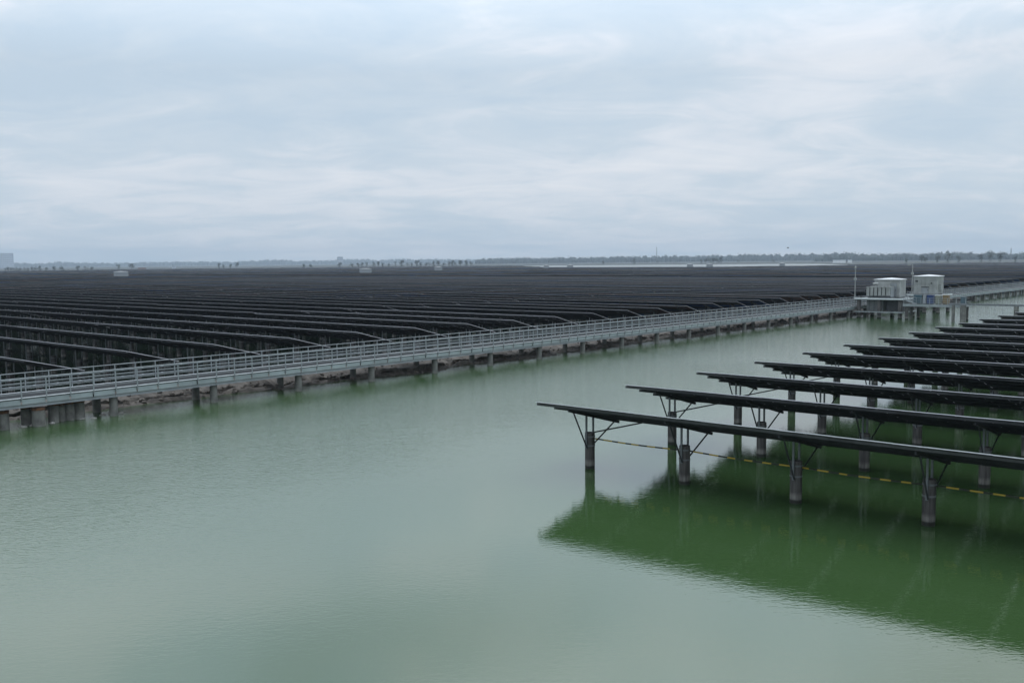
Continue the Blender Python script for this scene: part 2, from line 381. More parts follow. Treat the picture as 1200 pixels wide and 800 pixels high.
for i in range(16):
    u = (rnd.uniform(27.5, 31.5) if i < 9 else rnd.uniform(20, 26)); v = rnd.uniform(-61.9, -60.9)
    o = link('rock', rocks[i % 3], None, P(u, v, rnd.uniform(-0.06, 0.04)))
    s = rnd.uniform(0.12, 0.3); o.scale = (s, s * rnd.uniform(.7, 1.2), s * .8); o.rotation_euler = (0, 0, rnd.uniform(0, 6))
    tag(o, 'pale broken rock lying at the waterline beside the walkway piles', 'rock', 'rocks at the waterline under the walkway')

rb = MB()
for _ in range(950):                       # loose rubble and clods along the foot of the bank
    u = rnd.uniform(10, 175); ed = 1.3 * fbm(u, 0, 0.11) - (0.9 if u < 44 else 0) - 0.2
    v = -62.5 - abs(rnd.gauss(0, 1.1)) + ed; z = max(0.0, min(0.75, (-62.4 + ed - v) * 0.42)); r = rnd.choice((.06, .08, .1, .14, .22)); n = 6
    if r > .2 and rnd.random() < .6: continue
    pp = []
    for zz, k in ((-.5, .8), (.25, 1.0), (.7, .55)):
        for i in range(n):
            a = 6.283 * i / n; q = r * k * rnd.uniform(.7, 1.25); c_ = P(u, v, z); pp.append((c_.x + math.cos(a) * q, c_.y + math.sin(a) * q * .8, z + zz * r + rnd.uniform(-.15, .15) * r))
    rb.poly(pp, [(j * n + i, j * n + (i + 1) % n, (j + 1) * n + (i + 1) % n, (j + 1) * n + i) for j in range(2) for i in range(n)] + [tuple(range(2 * n, 3 * n))])
tag(rb.build('rubble', M['rubble']), 'loose stones and clods scattered along the foot of the mud bank', 'rubble', kind='stuff')

def land():
    b = MB(); pts = []
    xs = list(range(-400, 1601, 40))
    def near(x):
        if x < 560: return 1760
        if x < 620: return 1760 + (x - 560) / 60 * 400
        if x < 950: return 2160 - (x - 620) / 330 * 200
        return 1960 - min(1, (x - 950) / 60) * 560
    for x in xs:
        d = near(x)
        for dd, z in ((d, -0.5), (d + 6, 0.7), (d + 300, 1.2), (8300, 2.0)):
            p = ground_at(x, dd); pts.append((p.x, p.y, z))
    fs = []
    for i in range(len(xs) - 1):
        for j in range(3): a = i * 4 + j; fs.append((a, a + 4, a + 5, a + 1))
    b.poly(pts, fs); tag(b.build('far_shore', M['land']), kind='structure')
land()

# ------------------------------------------------------------------ solar tables
TW, ZT, SL = 4.63, 3.36, 0.2644            # plan width, height of the high edge, fall per metre
NB, BAY, OVH = 8, 5.23, 1.75
TL = OVH * 2 + BAY * (NB - 1)
PY = 1.98                                   # pile line behind the high edge
def top(y): return ZT - SL * y
def slab(mb, x0, x1, y0, y1, th=0.04):
    z0, z1 = top(y0), top(y1); s = th
    mb.hexa([(x0, y0, z0 - s), (x1, y0, z0 - s), (x1, y1, z1 - s), (x0, y1, z1 - s), (x0, y0, z0), (x1, y0, z0), (x1, y1, z1), (x0, y1, z1)], 0, 1, 2)
def panel_mesh(detail):
    mb = MB(); r = random.Random(3)
    if not detail:
        slab(mb, 0, TL, 0, TW, 0.045)
    else:
        nmod = 36; pitch = TL / nmod
        for i in range(nmod):
            x0 = i * pitch + (0.013 if i % 3 == 0 else 0.003); x1 = (i + 1) * pitch - (0.013 if i % 3 == 2 else 0.003)
            dz = r.uniform(-0.006, 0.006); b0 = len(mb.v)
            slab(mb, x0, x1, 0, 2.30, 0.038); slab(mb, x0, x1, 2.325, TW, 0.038)
            for k in range(b0, len(mb.v)): mb.v[k] = (mb.v[k][0], mb.v[k][1], mb.v[k][2] + dz)
    return mb.mesh('solar_panel_array', [M['back'], M['frame'], M['glass']])
PURY = (0.22, 1.55, 2.95, 4.30)
def purlin_mesh(y):
    mb = MB(); z = top(y) - 0.05
    x0, x1 = -0.10, TL + 0.10
    mb.box(x0, x1, y - 0.003, y + 0.003, z - 0.115, z)             # web
    mb.box(x0, x1, y + 0.0045, y + 0.055, z - 0.005, z - 0.001)    # upper flange
    mb.box(x0, x1, y + 0.0045, y + 0.055, z - 0.115, z - 0.110)    # lower flange
    return mb.mesh('purlin', M['galv_dark'] if y > 1 else M['edge_purlin'])
def raf(y): return top(y) - 0.235
rafter_me = MB(); rafter_me.bar((0, 0.30, raf(0.30)), (0, 4.45, raf(4.45)), 0.07, 0.13); rafter_me = rafter_me.mesh('rafter', M['galv_dark'])
def post_mesh(dy):
    mb = MB(); y = PY + dy; mb.box(-0.04, 0.04, y - 0.035, y + 0.035, 1.02, raf(y) - 0.066); return mb.mesh('post', M['galv'])
post_a, post_b = post_mesh(-0.275), post_mesh(0.275)
def brace_mesh(a, b, w=0.05):
    mb = MB(); mb.bar(a, b, w, w); return mb.mesh('brace', M['galv_dark'])
br_a = brace_mesh((0.05, PY - 0.30, 1.06), (0.05, 0.62, raf(0.62) - 0.05))
br_b = brace_mesh((0.05, PY + 0.30, 1.22), (0.05, 3.95, raf(3.95) - 0.05))
br_l = brace_mesh((0.0, PY + 0.1, 1.74), (2.3, 3.1, top(3.1) - 0.2), 0.06)
def pile_mesh(r=0.24, h=1.78, n=18, name='pile'):
    mb = MB(); mb.tube((0, 0, -1.5), (0, 0, h - 0.03), r, n=n, caps=False); mb.tube((0, 0, h - 0.03), (0, 0, h), r, r * 0.93, n=n)
    return mb.mesh(name, M['pile'], True) if False else mb.mesh(name, M['pile'])
pile_me = pile_mesh()
clamp_me = MB(); clamp_me.tube((0, 0, 1.12), (0, 0, 1.19), 0.256, n=18); clamp_me = clamp_me.mesh('clamp_band', M['galv'])

def make_table():
    t = thing('solar_panel_table', 'x', 'solar table')
    link('solar_panel_array', panel_mesh(True), t)
    for y in PURY: link('purlin', purlin_mesh(y), t)
    for i in range(NB):
        x = OVH + BAY * i
        link('rafter', rafter_me, t, (x, 0, 0))
        link('post', post_a, t, (x, 0, 0)); link('post', post_b, t, (x, 0, 0))
        link('brace', br_a, t, (x, 0, 0)); link('brace', br_b, t, (x, 0, 0))
        p = link('pile', pile_me, t, (x, PY, 0)); link('clamp_band', clamp_me, p); link('clamp_band', clamp_me, p, (0, 0, 0.44))
        if i in (0,): link('longitudinal_brace', br_l, t, (x, 0, 0))
    return t
proto = make_table()
# the same table with everything coarse, for the ones too far off to show their parts
cm = MB(); slab(cm, 0, TL, 0, TW, 0.028)
cm.box(-0.1, TL + 0.1, 0.2, 0.26, top(0.22) - 0.17, top(0.22) - 0.06, 4)
for i in range(NB):
    x = OVH + BAY * i
    cm.tube((x, PY, -1), (x, PY, 1.78), 0.24, n=6, mi=5)
    cm.bar((x, 0.3, raf(.3)), (x, 4.45, raf(4.45)), 0.07, 0.13, 4)
    for dy in (-.275, .275): cm.box(x - .04, x + .04, PY + dy - .035, PY + dy + .035, 1.02, raf(PY + dy) - .066, 3)
    cm.bar((x + .05, PY - .3, 1.06), (x + .05, .62, raf(.62)), .05, .05, 4); cm.bar((x + .05, PY + .3, 1.22), (x + .05, 3.95, raf(3.95)), .05, .05, 4)
coarse_me = cm.mesh('solar_panel_table', [M['back'], M['frame'], M['glass'], M['galv'], M['galv_dark'], M['pile']])

used = [False]
def place_table(u, v0, detail, label, group):
    if detail:
        o = copy_tree(proto) if used[0] else proto; used[0] = True
    else:
        o = link('solar_panel_table', coarse_me)
    o.location = P(u, v0, rnd.uniform(-0.025, 0.025)); o.rotation_euler = (0, rnd.uniform(-0.0006, 0.0006), ROTZ)
    tag(o, label, 'solar table', group); return o

# right-hand array, standing in open water
U_R, DU_R, V_R = 34.34, 7.55, -28.37
for i in range(15):
    lab = ('nearest long tilted solar table on piles, row at the front of the right array' if i == 0 else
           f'long dark solar table on piles over open water, {ordn(i + 1)} row back in the right array')
    place_table(U_R + DU_R * i, V_R, True, lab, 'solar tables in the water on the right')

# big field beyond the walkway
U_L, DU_L, V_L = 27.57, 7.74, -70.36
def in_view(u, v0, v1, margin=70):
    xs = []
    for uu in (u, u + 4.6):
        for v in (v0, v1, (v0 + v1) / 2):
            q = project(P(uu, v, 3))
            if q: xs.append(q[0])
    return xs and max(xs) > -margin and min(xs) < 1200 + margin
cand = []
for k in range(-1, 39):
    u = U_L + DU_L * k
    for j in range(0, 32):
        v0 = V_L - (TL + 0.4) * (j + 1)
        if in_view(u, v0, v0 + TL):
            d = P(u, v0 + TL / 2).length; dn = min(d, P(u, v0 + TL).length)
            cand.append((dn, k, j, u, v0))
cand.sort()
spare = MB()
def slab_into(mb, u, v0, length, z0=0.0):
    b = MB(); slab(b, 0, length, 0, TW, 0.02); o = len(mb.v)
    for x, y, z in b.v: mb.v.append(tuple(P(u + y, v0 + x, z + z0)))
    mb.f += [[o + i for i in f] for f in b.f]; mb.m += b.m
    return o
NLEFT = 300 - 15
for n, (d, k, j, u, v0) in enumerate(cand):
    if n < NLEFT:
        det = d < 118
        if j == 0:
            lab = f'dark solar table beside the walkway, at the end of the {ordn(k + 2)} field row'
        else:
            lab = f'dark solar table, {ordn(j + 1)} in from the walkway in the {ordn(k + 2)} field row'
        place_table(u, v0, det, lab, 'solar tables in the field beyond the walkway').location.z += rnd.uniform(-.05, .05)
    else:
        slab_into(spare, u, v0, TL, rnd.uniform(-.03, .03))
        for i in range(0, NB, 2):
            spare.tube(P(u + PY, v0 + OVH + BAY * i, -1), P(u + PY, v0 + OVH + BAY * i, 2.7), 0.2, n=5, mi=3)
def far_limit(x):
    if x < 560: return 1680
    if x < 640: return 1680 - (x - 560) / 80 * 640
    if x < 840: return 1040 - (x - 640) / 200 * 160
    if x < 960: return 880 + (x - 840) / 120 * 60
    return 940 + min(1, (x - 960) / 200) * 330
u = 345.0; row = 0
while u < 1500:
    row += 1
    if row in (18, 19, 41, 42): u += DU_L; continue
    v = -0.10 * u
    zr = rnd.uniform(-.12, .12)
    skip = rnd.uniform(0, 1)
    while v > -3.2 * u:
        L = TL * rnd.choice((1, 1, 2)); c = P(u, v - L / 2); q = project(c + Vector((0, 0, 3)))
        if q and -80 < q[0] < 1280 and c.length < far_limit(q[0]) and rnd.random() > 0.012:
            slab_into(spare, u, v - L, L, zr + rnd.uniform(-.06, .06))
        v -= L + rnd.choice((0.4, 0.4, 0.4, 6.0))
    u += DU_L
tag(spare.build('distant_solar_tables', [M['back'], M['frame'], M['glass'], M['pile']]),
    'far rows of dark solar tables running back to the horizon', 'solar tables', kind='stuff')

# striped warning pipe along the front row of piles
pts = [Vector((0, 0, 1.42)), Vector((5.23, 0, 1.47)), Vector((10.46, 0, 1.44)), Vector((15.7, 0, 1.46)), Vector((40.1, 0, 1.45))]
sm = MB(); last = None
fine = []
for a, b in zip(pts[:-1], pts[1:]):
    for k in range(8):
        t = k / 8; p = a.lerp(b, t); p.z -= 0.05 * math.sin(math.pi * t) * (1 if b.x - a.x < 6 else 0); fine.append(p)
fine.append(pts[-1])
for a, b in zip(fine[:-1], fine[1:]): sm.tube(a, b, 0.034, n=8, caps=False)
o = sm.build('warning_pipe', M['stripe'], None, True)
o.location = P(U_R + PY + 0.30, V_R + OVH); o.rotation_euler = (0, 0, ROTZ)
tag(o, 'thin yellow and black striped warning pipe strung along the front row of piles', 'warning pipe')

# ------------------------------------------------------------------ walkway
V_W, V_B, BAYW, U0 = -60.76, -63.46, 7.49, 29.57 - 7.49 * 2
NBAY = 43
LW = BAYW * NBAY
wk = thing('walkway', 'long grey steel walkway on concrete piles beside the mud bank', 'walkway', P(U0, V_W), ROTZ)
# local: x = v offset (0 at the near piles, negative away), y = along
ZD = 1.87; XN, XF = 0.10, -2.85
b = MB(); b.box(XF, XN, 0, LW, ZD - 0.05, ZD); b.build('deck', M['grating'], wk)
b = MB()
NP = int(LW / 1.498)
for i in range(NP):                                          # near face: plates between the posts
    y0, y1 = i * 1.498 + 0.045, (i + 1) * 1.498 - 0.045
    dx = rnd.uniform(-0.006, 0.006)
    b.box(XN + 0.004 + dx, XN + 0.03 + dx, y0, y1, 1.50, ZD - 0.06)
b.build('fascia_panel', M['fascia'], wk)
b = MB()
for i in range(NBAY):
    y0, y1 = i * BAYW + 0.01, (i + 1) * BAYW - 0.01
    for xx, s in ((XN - 0.03, 1), (XF + 0.1, -1)):
        b.box(xx - 0.008, xx, y0, y1, 1.29, 1.485)
        b.box(xx + 0.001, xx + 0.08, y0, y1, 1.29, 1.305); b.box(xx + 0.001, xx + 0.06, y0, y1, 1.47, 1.485)
b.build('edge_beam', M['steel_walk'], wk)
b = MB(); b.box(XN - 0.06, XN + 0.075, 0, LW, ZD + 0.003, ZD + 0.05); b.box(XF - 0.03, XF + 0.05, 0, LW, ZD + 0.003, ZD + 0.05)
b.build('toe_board', M['white_edge'], wk)
cb = MB(); cb.box(XF + .12, XN - .06, -0.1, 0.1, 1.31, 1.48); cb = cb.mesh('crossbeam', M['galv_dark'])
for i in range(NBAY + 1): link('crossbeam', cb, wk, (0, i * BAYW, 0))
wp = MB(); wp.tube((0, 0, -1.5), (0, 0, 1.29), 0.27, n=14); wp = wp.mesh('pile', M['concrete'])
M['walk_pile'] = mat('walkway_pile_concrete', (0.15, 0.147, 0.138), 0.85, 0, 0.45, 1.3, 0.3, 12)
wp.materials[0] = M['walk_pile']
for i in range(NBAY + 1):
    for xx in (-0.27, -2.7):
        link('pile', wp, wk, (xx, i * BAYW, 0))
post_me = MB(); post_me.box(-0.03, 0.03, -0.03, 0.03, 1.66, 3.11); post_me = post_me.mesh('railing_post', M['steel_walk'])
posthi_me = MB(); posthi_me.box(-0.03, 0.03, -0.025, 0.025, ZD + .055, 3.11); posthi_me = posthi_me.mesh('railing_post', M['steel_walk'])
for xx, me, z0 in ((XN + 0.108, post_me, 1.66), (XF - 0.065, posthi_me, ZD + .055)):
    rl = MB()
    for z, r in ((3.13, 0.030), (2.80, 0.017), (2.49, 0.017), (2.18, 0.017)):
        rl.tube((xx, 0, z), (xx, LW, z), r, n=8)
    ro = rl.build('railing', M['steel_walk'], wk)
    rest = MB()
    for i in range(NP + 1):
        y = i * 1.498
        if 4 <= i < 54: link('railing_post', me, ro, (xx, y, 0))
        else: rest.box(xx - .03, xx + .03, y - .025, y + .025, z0, 3.11)
    tag(rest.build('railing_post', M['steel_walk'], ro), kind='stuff')
for z in (2.2, 2.66):
    b = MB(); xa = XF - 0.10
    b.box(xa - 0.40, xa - 0.385, 0, LW, z, z + 0.05); b.box(xa - 0.015, xa, 0, LW, z, z + 0.05)
    for i in range(int(LW / 1.498)): b.box(xa - 0.38, xa - 0.02, i * 1.498 + .6, i * 1.498 + 0.74, z + 0.01, z + 0.04)
    b.build('cable_tray', M['steel_walk'], wk)

# stub piles of the old sluice under the near end of the walkway
for (px_u, px_v, r, h) in [(22.69, -61.4, .42, 1.0), (24.35, -61.9, .36, 1.05), (24.68, -60.95, .42, 1.0), (25.83, -61.5, .34, 1.1), (26.4, -61.8, .32, 1.0),
                           (26.95, -61.7, .33, 1.05), (27.55, -61.65, .36, 1.08), (21.6, -61.2, .4, 1.0)]:
    t = thing('stub_pile', 'short fat concrete stub pile with rusty cap under the walkway', 'pile', P(px_u, px_v), rnd.uniform(0, 3), 'stub piles at the old sluice')
    b = MB(); b.tube((0, 0, -1), (0, 0, h), r, r * 0.93, n=16); b.build('shaft', M['walk_pile'], t)
    b = MB(); b.tube((0, 0, h + .003), (0, 0, h + 0.16), r * 0.98, n=12); b.build('cap', M['rust'], t)

# ------------------------------------------------------------------ transformer stations
def railing_run(parent, pts, z, mat_=None, h=1.05):
    rl = MB(); posts = []
    for a, b_ in zip(pts[:-1], pts[1:]):
        a, b_ = Vector((*a, 0)), Vector((*b_, 0)); d = (b_ - a).length; n = max(1, round(d / 1.4))
        for zz in (z + h, z + h * .66, z + h * .33): rl.bar(a + Vector((0, 0, zz)), b_ + Vector((0, 0, zz)), .045, .045)
        for k in range(n + 1): posts.append(a.lerp(b_, k / n))
    ro = rl.build('railing', mat_ or M['steel_walk'], parent)
    done = set()
    for p in posts:
        key = (round(p.x, 2), round(p.y, 2))
        if key in done: continue
        done.add(key)
        pm = MB(); pm.box(p.x - .03, p.x + .03, p.y - .03, p.y + .03, z + .01, z + h - .03); pm.build('railing_post', mat_ or M['steel_walk'], ro)

def platform(label, u0, u1, v0, v1, z, low=None):
    t = thing('station_platform', label, 'platform', P(u0, v0), ROTZ)      # local x = v-v0, y = u-u0
    wv, wu = v1 - v0, u1 - u0
    b = MB(); b.box(0, wv, 0, wu, z - 0.22, z); b.build('deck', M['steel_walk'], t)
    b = MB(); b.box(-.06, wv + .06, -.06, -.003, z - .12, z + .12); b.box(wv + .003, wv + .06, 0, wu, z - .12, z + .12); b.build('kerb_plate', M['white_edge'], t)
    n = 2
    for i in range(n + 1):
        for yy in (0.6, wu - 0.6):
            x = 0.5 + (wv - 1.0) * i / n
            b = MB(); b.tube((x, yy, -1.4), (x, yy, z - .225), 0.33, n=14); b.build('pile', M['pile'], t)
    return t
p1 = platform('front concrete and steel platform carrying the transformer with cooling fins', 158.0, 165.5, -60.4, -52.6, 3.25)
b = MB(); b.box(-0.1, 8.0, -0.35, -0.10, 0.95, 1.15); b.box(7.8, 8.0, -0.09, 7.0, 0.95, 1.15); b.build('lower_beam', M['steel_walk'], p1)
b = MB(); b.box(1.7, 4.4, 0.9, 5.5, 1.17, 3.02); b.build('cable_room', M['shade_metal'], p1)
b = MB()
for x in (2.1, 2.9, 3.7): b.box(x, x + .06, 0.86, 0.897, 1.2, 3.0)
b.build('cable_room_rib', M['dark'], p1)
b = MB(); b.box(4.9, 7.2, 1.2, 5.5, 1.17, 3.02); b.build('dark_bay', M['dark'], p1)
p2 = platform('rear platform carrying the plain white-roofed station building', 176.5, 183.5, -57.9, -52.2, 3.25)

def louvre(mb, x0, x1, y, z0, z1, n, mi=0):
    for k in range(n):
        z = z0 + (z1 - z0) * k / n
        mb.hexa([(x0, y - .05, z), (x1, y - .05, z), (x1, y - .002, z + .03), (x0, y - .002, z + .03),
                 (x0, y - .05, z + .02), (x1, y - .05, z + .02), (x1, y - .002, z + .06), (x0, y - .002, z + .06)], mi)
def station(label, loc, rz, wx, wy, h, group=None, fine=True, roofm=None):
    t = thing('transformer_station', label, 'station', loc, rz, group)
    b = MB(); b.box(0, wx, 0, wy, 0.18, h)
    if fine:
        n = int(wx / .6)
        for i in range(1, n): b.box(wx * i / n - .03, wx * i / n + .03, -.035, -.003, .25, h - .1)
        n = int(wy / .6)
        for i in range(1, n): b.box(wx + .003, wx + .035, wy * i / n - .03, wy * i / n + .03, .25, h - .1)
    b.build('body', M['white_metal'] if fine else M['grey_metal'], t)
    b = MB(); o_ = 0.14
    zz = [(-o_, -o_, h + .003), (wx + o_, -o_, h + .003), (wx + o_, wy + o_, h + .003), (-o_, wy + o_, h + .003),
          (-o_, -o_, h + .10), (wx + o_, -o_, h + .10), (wx + o_, wy + o_, h + .10), (-o_, wy + o_, h + .10)]
    b.hexa(zz)
    b.poly([(-o_, -o_, h + .103), (wx + o_, -o_, h + .103), (wx + o_, wy + o_, h + .103), (-o_, wy + o_, h + .103), (wx / 2, wy * .3, h + .34), (wx / 2, wy * .7, h + .34)],
           [(0, 1, 4), (1, 2, 5, 4), (2, 3, 5), (3, 0, 4, 5), (3, 2, 1, 0)])
    b.build('roof', M['roof'], t)
    b = MB(); b.box(.1, wx - .1, .1, wy - .1, 0, .177); b.build('plinth', M['dark'], t)
    return t
s1 = station('white transformer container behind the finned cooler, under a white roof', P(161.2, -58.3, 3.25), ROTZ, 4.2, 2.9, 3.05)
for x in (0.4, 2.2):
    b = MB(); b.box(x, x + 1.5, -.075, -.04, .35, 2.5); d = b.build('door', M['grey_metal'], s1)
    b = MB(); b.box(x + 1.3, x + 1.36, -.11, -.078, 1.2, 1.5); b.build('handle', M['dark'], d)
b = MB(); louvre(b, .7, 1.8, -.078, 1.7, 2.3, 7); b.build('vent', M['galv_dark'], s1)
# oil transformer with radiator fins in front of it
tr = thing('finned_transformer', 'pale grey oil transformer with a bank of cooling fins on the platform edge', 'transformer', P(158.5, -58.5, 3.25), ROTZ)
b = MB(); b.box(0.2, 3.7, .5, 2.2, .25, 1.9); b.build('tank', M['grey_metal'], tr)
b = MB(); b.box(.15, 3.75, .45, 2.25, 1.903, 2.0); b.box(1.5, 3.2, .8, 1.5, 2.003, 2.65); b.build('lid', M['white_metal'], tr)
b = MB()
for k in range(6): b.box(-.1 + k * .65, .38 + k * .65, -.15, .47, .5, 1.85)
b.box(-.14, 3.8, -.17, .1, 1.853, 1.95); b.build('radiator', M['white_metal'], tr)
b = MB(); b.box(0, 3.8, .2, 2.2, 0, .247); b.build('skid', M['dark'], tr)
b = MB(); b.tube((.3, 1.8, 2.4), (1.4, 1.8, 2.4), .22, n=12); b.build('conservator', M['white_metal'], tr)

s2 = station('plain pale station building with the bright white roof on the rear platform', P(177.3, -57.1, 3.25), ROTZ, 4.1, 3.6, 3.3)
b = MB(); b.box(1.4, 2.7, -.09, -.04, 1.35, 1.5); b.build('canopy', M['dark'], s2)
b = MB(); b.box(.35, .8, -.06, -.038, 2.35, 2.65); b.build('window', M['dark'], s2)
b = MB(); b.box(3.0, 3.25, -.06, -.038, 2.0, 2.25); b.build('vent', M['galv_dark'], s2)
b = MB(); b.box(4.137, 4.55, 1.0, 2.2, .8, 1.9); b.build('air_conditioner', M['white_metal'], s2)
b = MB(); b.box(1.45, 2.65, -.07, -.042, .25, 1.3); d = b.build('door', M['grey_metal'], s2)
b = MB(); b.box(2.45, 2.52, -.1, -.073, .8, 1.0); b.build('handle', M['dark'], d)

# masts
def mast(label, loc, h, arm=False):
    t = thing('camera_mast', label, 'mast', loc, ROTZ)
    b = MB(); b.tube((0, 0, 0), (0, 0, h), .10, .07, n=10); b.build('pole', M['white_metal'], t)
    b = MB(); b.box(-.22, .22, -.18, .14, h * .66, h * .66 + .42); b.build('control_box', M['white_metal'], t)
    b = MB()
    if arm: b.bar((0, 0, h - .1), (-.7, 0, h), .07, .07); b.box(-.85, -.45, -.12, .12, h - .32, h - .04)
    else: b.tube((0, 0, h), (0, 0, h + .25), .16, n=10); b.tube((0, 0, h + .25), (0, 0, h + .5), .16, .03, n=10)
    b.build('camera_head', M['white_metal'], t); return t
mast('tall white camera mast standing beside the front transformer platform', P(159.2, -60.85, 3.27 - .9), 5.9)
mast('short white camera mast with a side arm rising behind the rear station roof', P(184.0, -59.5, 3.0), 5.8, True)

# low catwalk in front of the rear station, with cabinets, and the thin pipe bridge to the right
ct = thing('low_catwalk', 'low steel catwalk between the transformer platforms and the pipe bridge', 'walkway', P(157.0, -52.2), ROTZ)
b = MB(); b.box(0, 9.6, 0.2, 3.6, 2.25, 2.45); b.build('deck', M['steel_walk'], ct)
b = MB(); b.box(0, 9.6, 0.14, 0.195, 2.12, 2.55); b.build('toe_board', M['steel_walk'], ct)
for x, y in ((.5, .6), (1.5, 3.2), (8.9, .6), (8.9, 3.2)):
    b = MB(); b.tube((x, y, -1.2), (x, y, 2.245), .27, n=14); b.build('pile', M['pile'], ct)
railing_run(ct, [(0.1, .26), (9.5, .26)], 2.45)
st = thing('stair', 'small steel stair with handrails from the front platform down to the catwalk', 'stair', P(158.6, -52.5), ROTZ)
b = MB()
for k in range(6): b.box(.1 + k * .28, .42 + k * .28, 0.3, 1.3, 3.1 - k * .13, 3.14 - k * .13)
b.build('tread', M['steel_walk'], st)
for y in (.25, 1.35):
    b = MB(); b.bar((.05, y, 3.1), (1.9, y, 2.47), .05, .18); b.bar((.05, y, 4.1), (1.9, y, 3.5), .05, .05); b.bar((.05, y, 3.6), (1.9, y, 3.0), .04, .04)
    for x, z in ((.1, 3.1), (1.0, 2.8), (1.85, 2.5)): b.bar((x, y, z), (x, y, z + 1.0), .05, .05)
    b.build('handrail', M['steel_walk'], st)
b = MB(); b.tube((.9, .8, -1.2), (.9, .8, 2.6), .25, n=12); b.build('pile', M['walk_pile'], st)
def cabinet(label, u, v, w_, d_, h_, m_, z=2.453):
    t = thing('cabinet', label, 'cabinet', P(u, v, z), ROTZ)
    b = MB(); b.box(0, w_, 0, d_, .08, h_); b.build('body', m_, t)
    b = MB(); b.box(-.04, w_ + .04, -.04, d_ + .04, h_ + .003, h_ + .06); b.build('lid', m_, t)
    b = MB(); b.box(.06, w_ - .06, -.03, -.003, .16, h_ - .08); d = b.build('door', m_, t)
    b = MB(); b.box(w_ * .8, w_ * .8 + .05, -.05, -.033, h_ * .45, h_ * .6); b.build('handle', M['dark'], d)
    b = MB(); b.box(.05, w_ - .05, .05, d_ - .05, 0, .077); b.build('plinth', M['dark'], t)
cabinet('dark teal cabinet standing left of the blue one behind the catwalk railing', 159.2, -51.2, 1.3, .8, 1.45, M['teal'])
cabinet('pale blue-grey cabinet squeezed against the bright blue one on the catwalk', 159.2, -49.75, .5, .8, 1.5, M['grey_metal'])
cabinet('bright blue cabinet standing behind the catwalk railing', 159.2, -49.15, 1.0, .8, 1.45, M['blue'])
cabinet('pale beige cabinet between the blue and the amber ones', 159.2, -47.8, .8, .8, 1.35, M['beige'])
cabinet('amber yellow cabinet standing behind the catwalk railing', 159.2, -46.7, .9, .8, 1.45, M['amber'])
cabinet('small dark teal cabinet at the right-hand end of the catwalk', 159.2, -44.0, .7, .8, 1.2, M['teal'])

pb = thing('pipe_bridge', 'thin grey pipe bridge on two piles running right over the water', 'bridge', P(155.4, -43.6), ROTZ)
b = MB(); b.box(-1.0, 26, -.18, .18, 2.62, 2.8); b.box(-1.0, 26, -.26, -.183, 2.60, 2.86); b.box(-1, 26, .183, .26, 2.6, 2.86); b.build('tray', M['galv'], pb)
for x, r, y in ((-.35, .24, 0), (1.1, .42, 0), (8.5, .33, 0), (16.5, .33, 0), (24.5, .33, 0)):
    b = MB(); b.tube((x, y, -1.4), (x, y, 2.59), r, n=14); b.build('pile', M['walk_pile'], pb)

# stations scattered over the far field, seen as small pale boxes
FAR = [(140.5, 640, 8.6, 'large pale station alone at the left of the field'), (428, 660, 8.2, 'pale station below the row of small trees, at its left end'),
       (513.5, 780, 6.6, 'pale station below the right-hand end of the small trees'), (668, 960, 6.2, 'tiny pale station left of centre on the far field edge'),
       (640, 930, 5.0, 'tiny pale station left of its twin on the far field edge'), (808.5, 890, 5.4, 'tiny pale station on the far water edge, left of a pair'),
       (831.5, 890, 5.8, 'tiny pale station on the far water edge, under dark trees'), (916.5, 930, 5.0, 'tiny pale station standing alone before the bright water strip')]
for i, (x, d, wd, lab) in enumerate(FAR):
    p = ground_at(x, d); az = math.atan2(p.y, p.x) - math.pi / 2
    t = station(lab, p + Vector((-wd / 2, 0, 3.0)), az, wd, 3.0, 3.0, 'stations far out in the field', False)
    b = MB()
    for xx in (.5, wd - .5):
        for yy in (.5, 2.5): b.tube((xx, yy, -4), (xx, yy, -.03), .3, n=8)
    b.box(-.8, wd + .8, -.8, 3.8, -.25, -.003); b.build('platform', M['grey_metal'], t)

# ------------------------------------------------------------------ far shore: trees, buildings, masts
def tree_meshes(seed):
    r = random.Random(seed); c = MB(); lobes = []
    for _ in range(7):
        a = r.uniform(0, 6.28); q = r.uniform(0, .26); lobes.append((math.cos(a) * q, math.sin(a) * q, r.uniform(.22, .84), r.uniform(.14, .25)))
    for (x, y, z, s) in lobes:
        for _ in range(46):
            d = Vector((r.gauss(0, 1), r.gauss(0, 1), r.gauss(0, 1))).normalized() * s * r.uniform(.4, 1.05)
            p = Vector((x, y, z)) + d; e = r.uniform(.025, .055)
            a_ = Vector((r.gauss(0, 1), r.gauss(0, 1), r.gauss(0, 1))).normalized(); b_ = a_.orthogonal().normalized()
            c.poly([p - a_ * e, p - b_ * e * .6, p + a_ * e, p + b_ * e * .6], [(0, 1, 2, 3)])
    tm = MB(); tm.tube((0, 0, -.05), (0.01, 0, .5), .022, .012, n=6)
    for (x, y, z, s) in lobes[:4]: tm.tube((0, 0, .35), (x, y, z), .010, .004, n=5)
    return c.mesh('crown', M['leaf']), tm.mesh('trunk', M['wood'])
TM = [tree_meshes(s) for s in range(5)]
def tree(x, d, hpx, label, group, wide=1.0):
    h = hpx * d / F_PX; p = ground_at(x, d); t = thing('tree', label, 'tree', p + Vector((0, 0, .6)), rnd.uniform(0, 6), group)
    cr_, tk = TM[rnd.randrange(5)]
    for nme, me in (('crown', cr_), ('trunk', tk)):
        o = link(nme, me, t); o.scale = (h * wide * 1.25, h * wide * 1.25, h)
LEFT = [(6, 3.4), (9, 4.2), (12, 3.6), (15, 4), (19, 3), (23, 3.4), (28, 3.2), (32, 3.4), (37, 3.8), (41, 4.2), (46, 4.5)]
for x, h in LEFT: tree(x, 1790, h + 2, 'small dark tree in the clump at the left end of the far shore', 'trees clumped at the left of the far shore', .8)
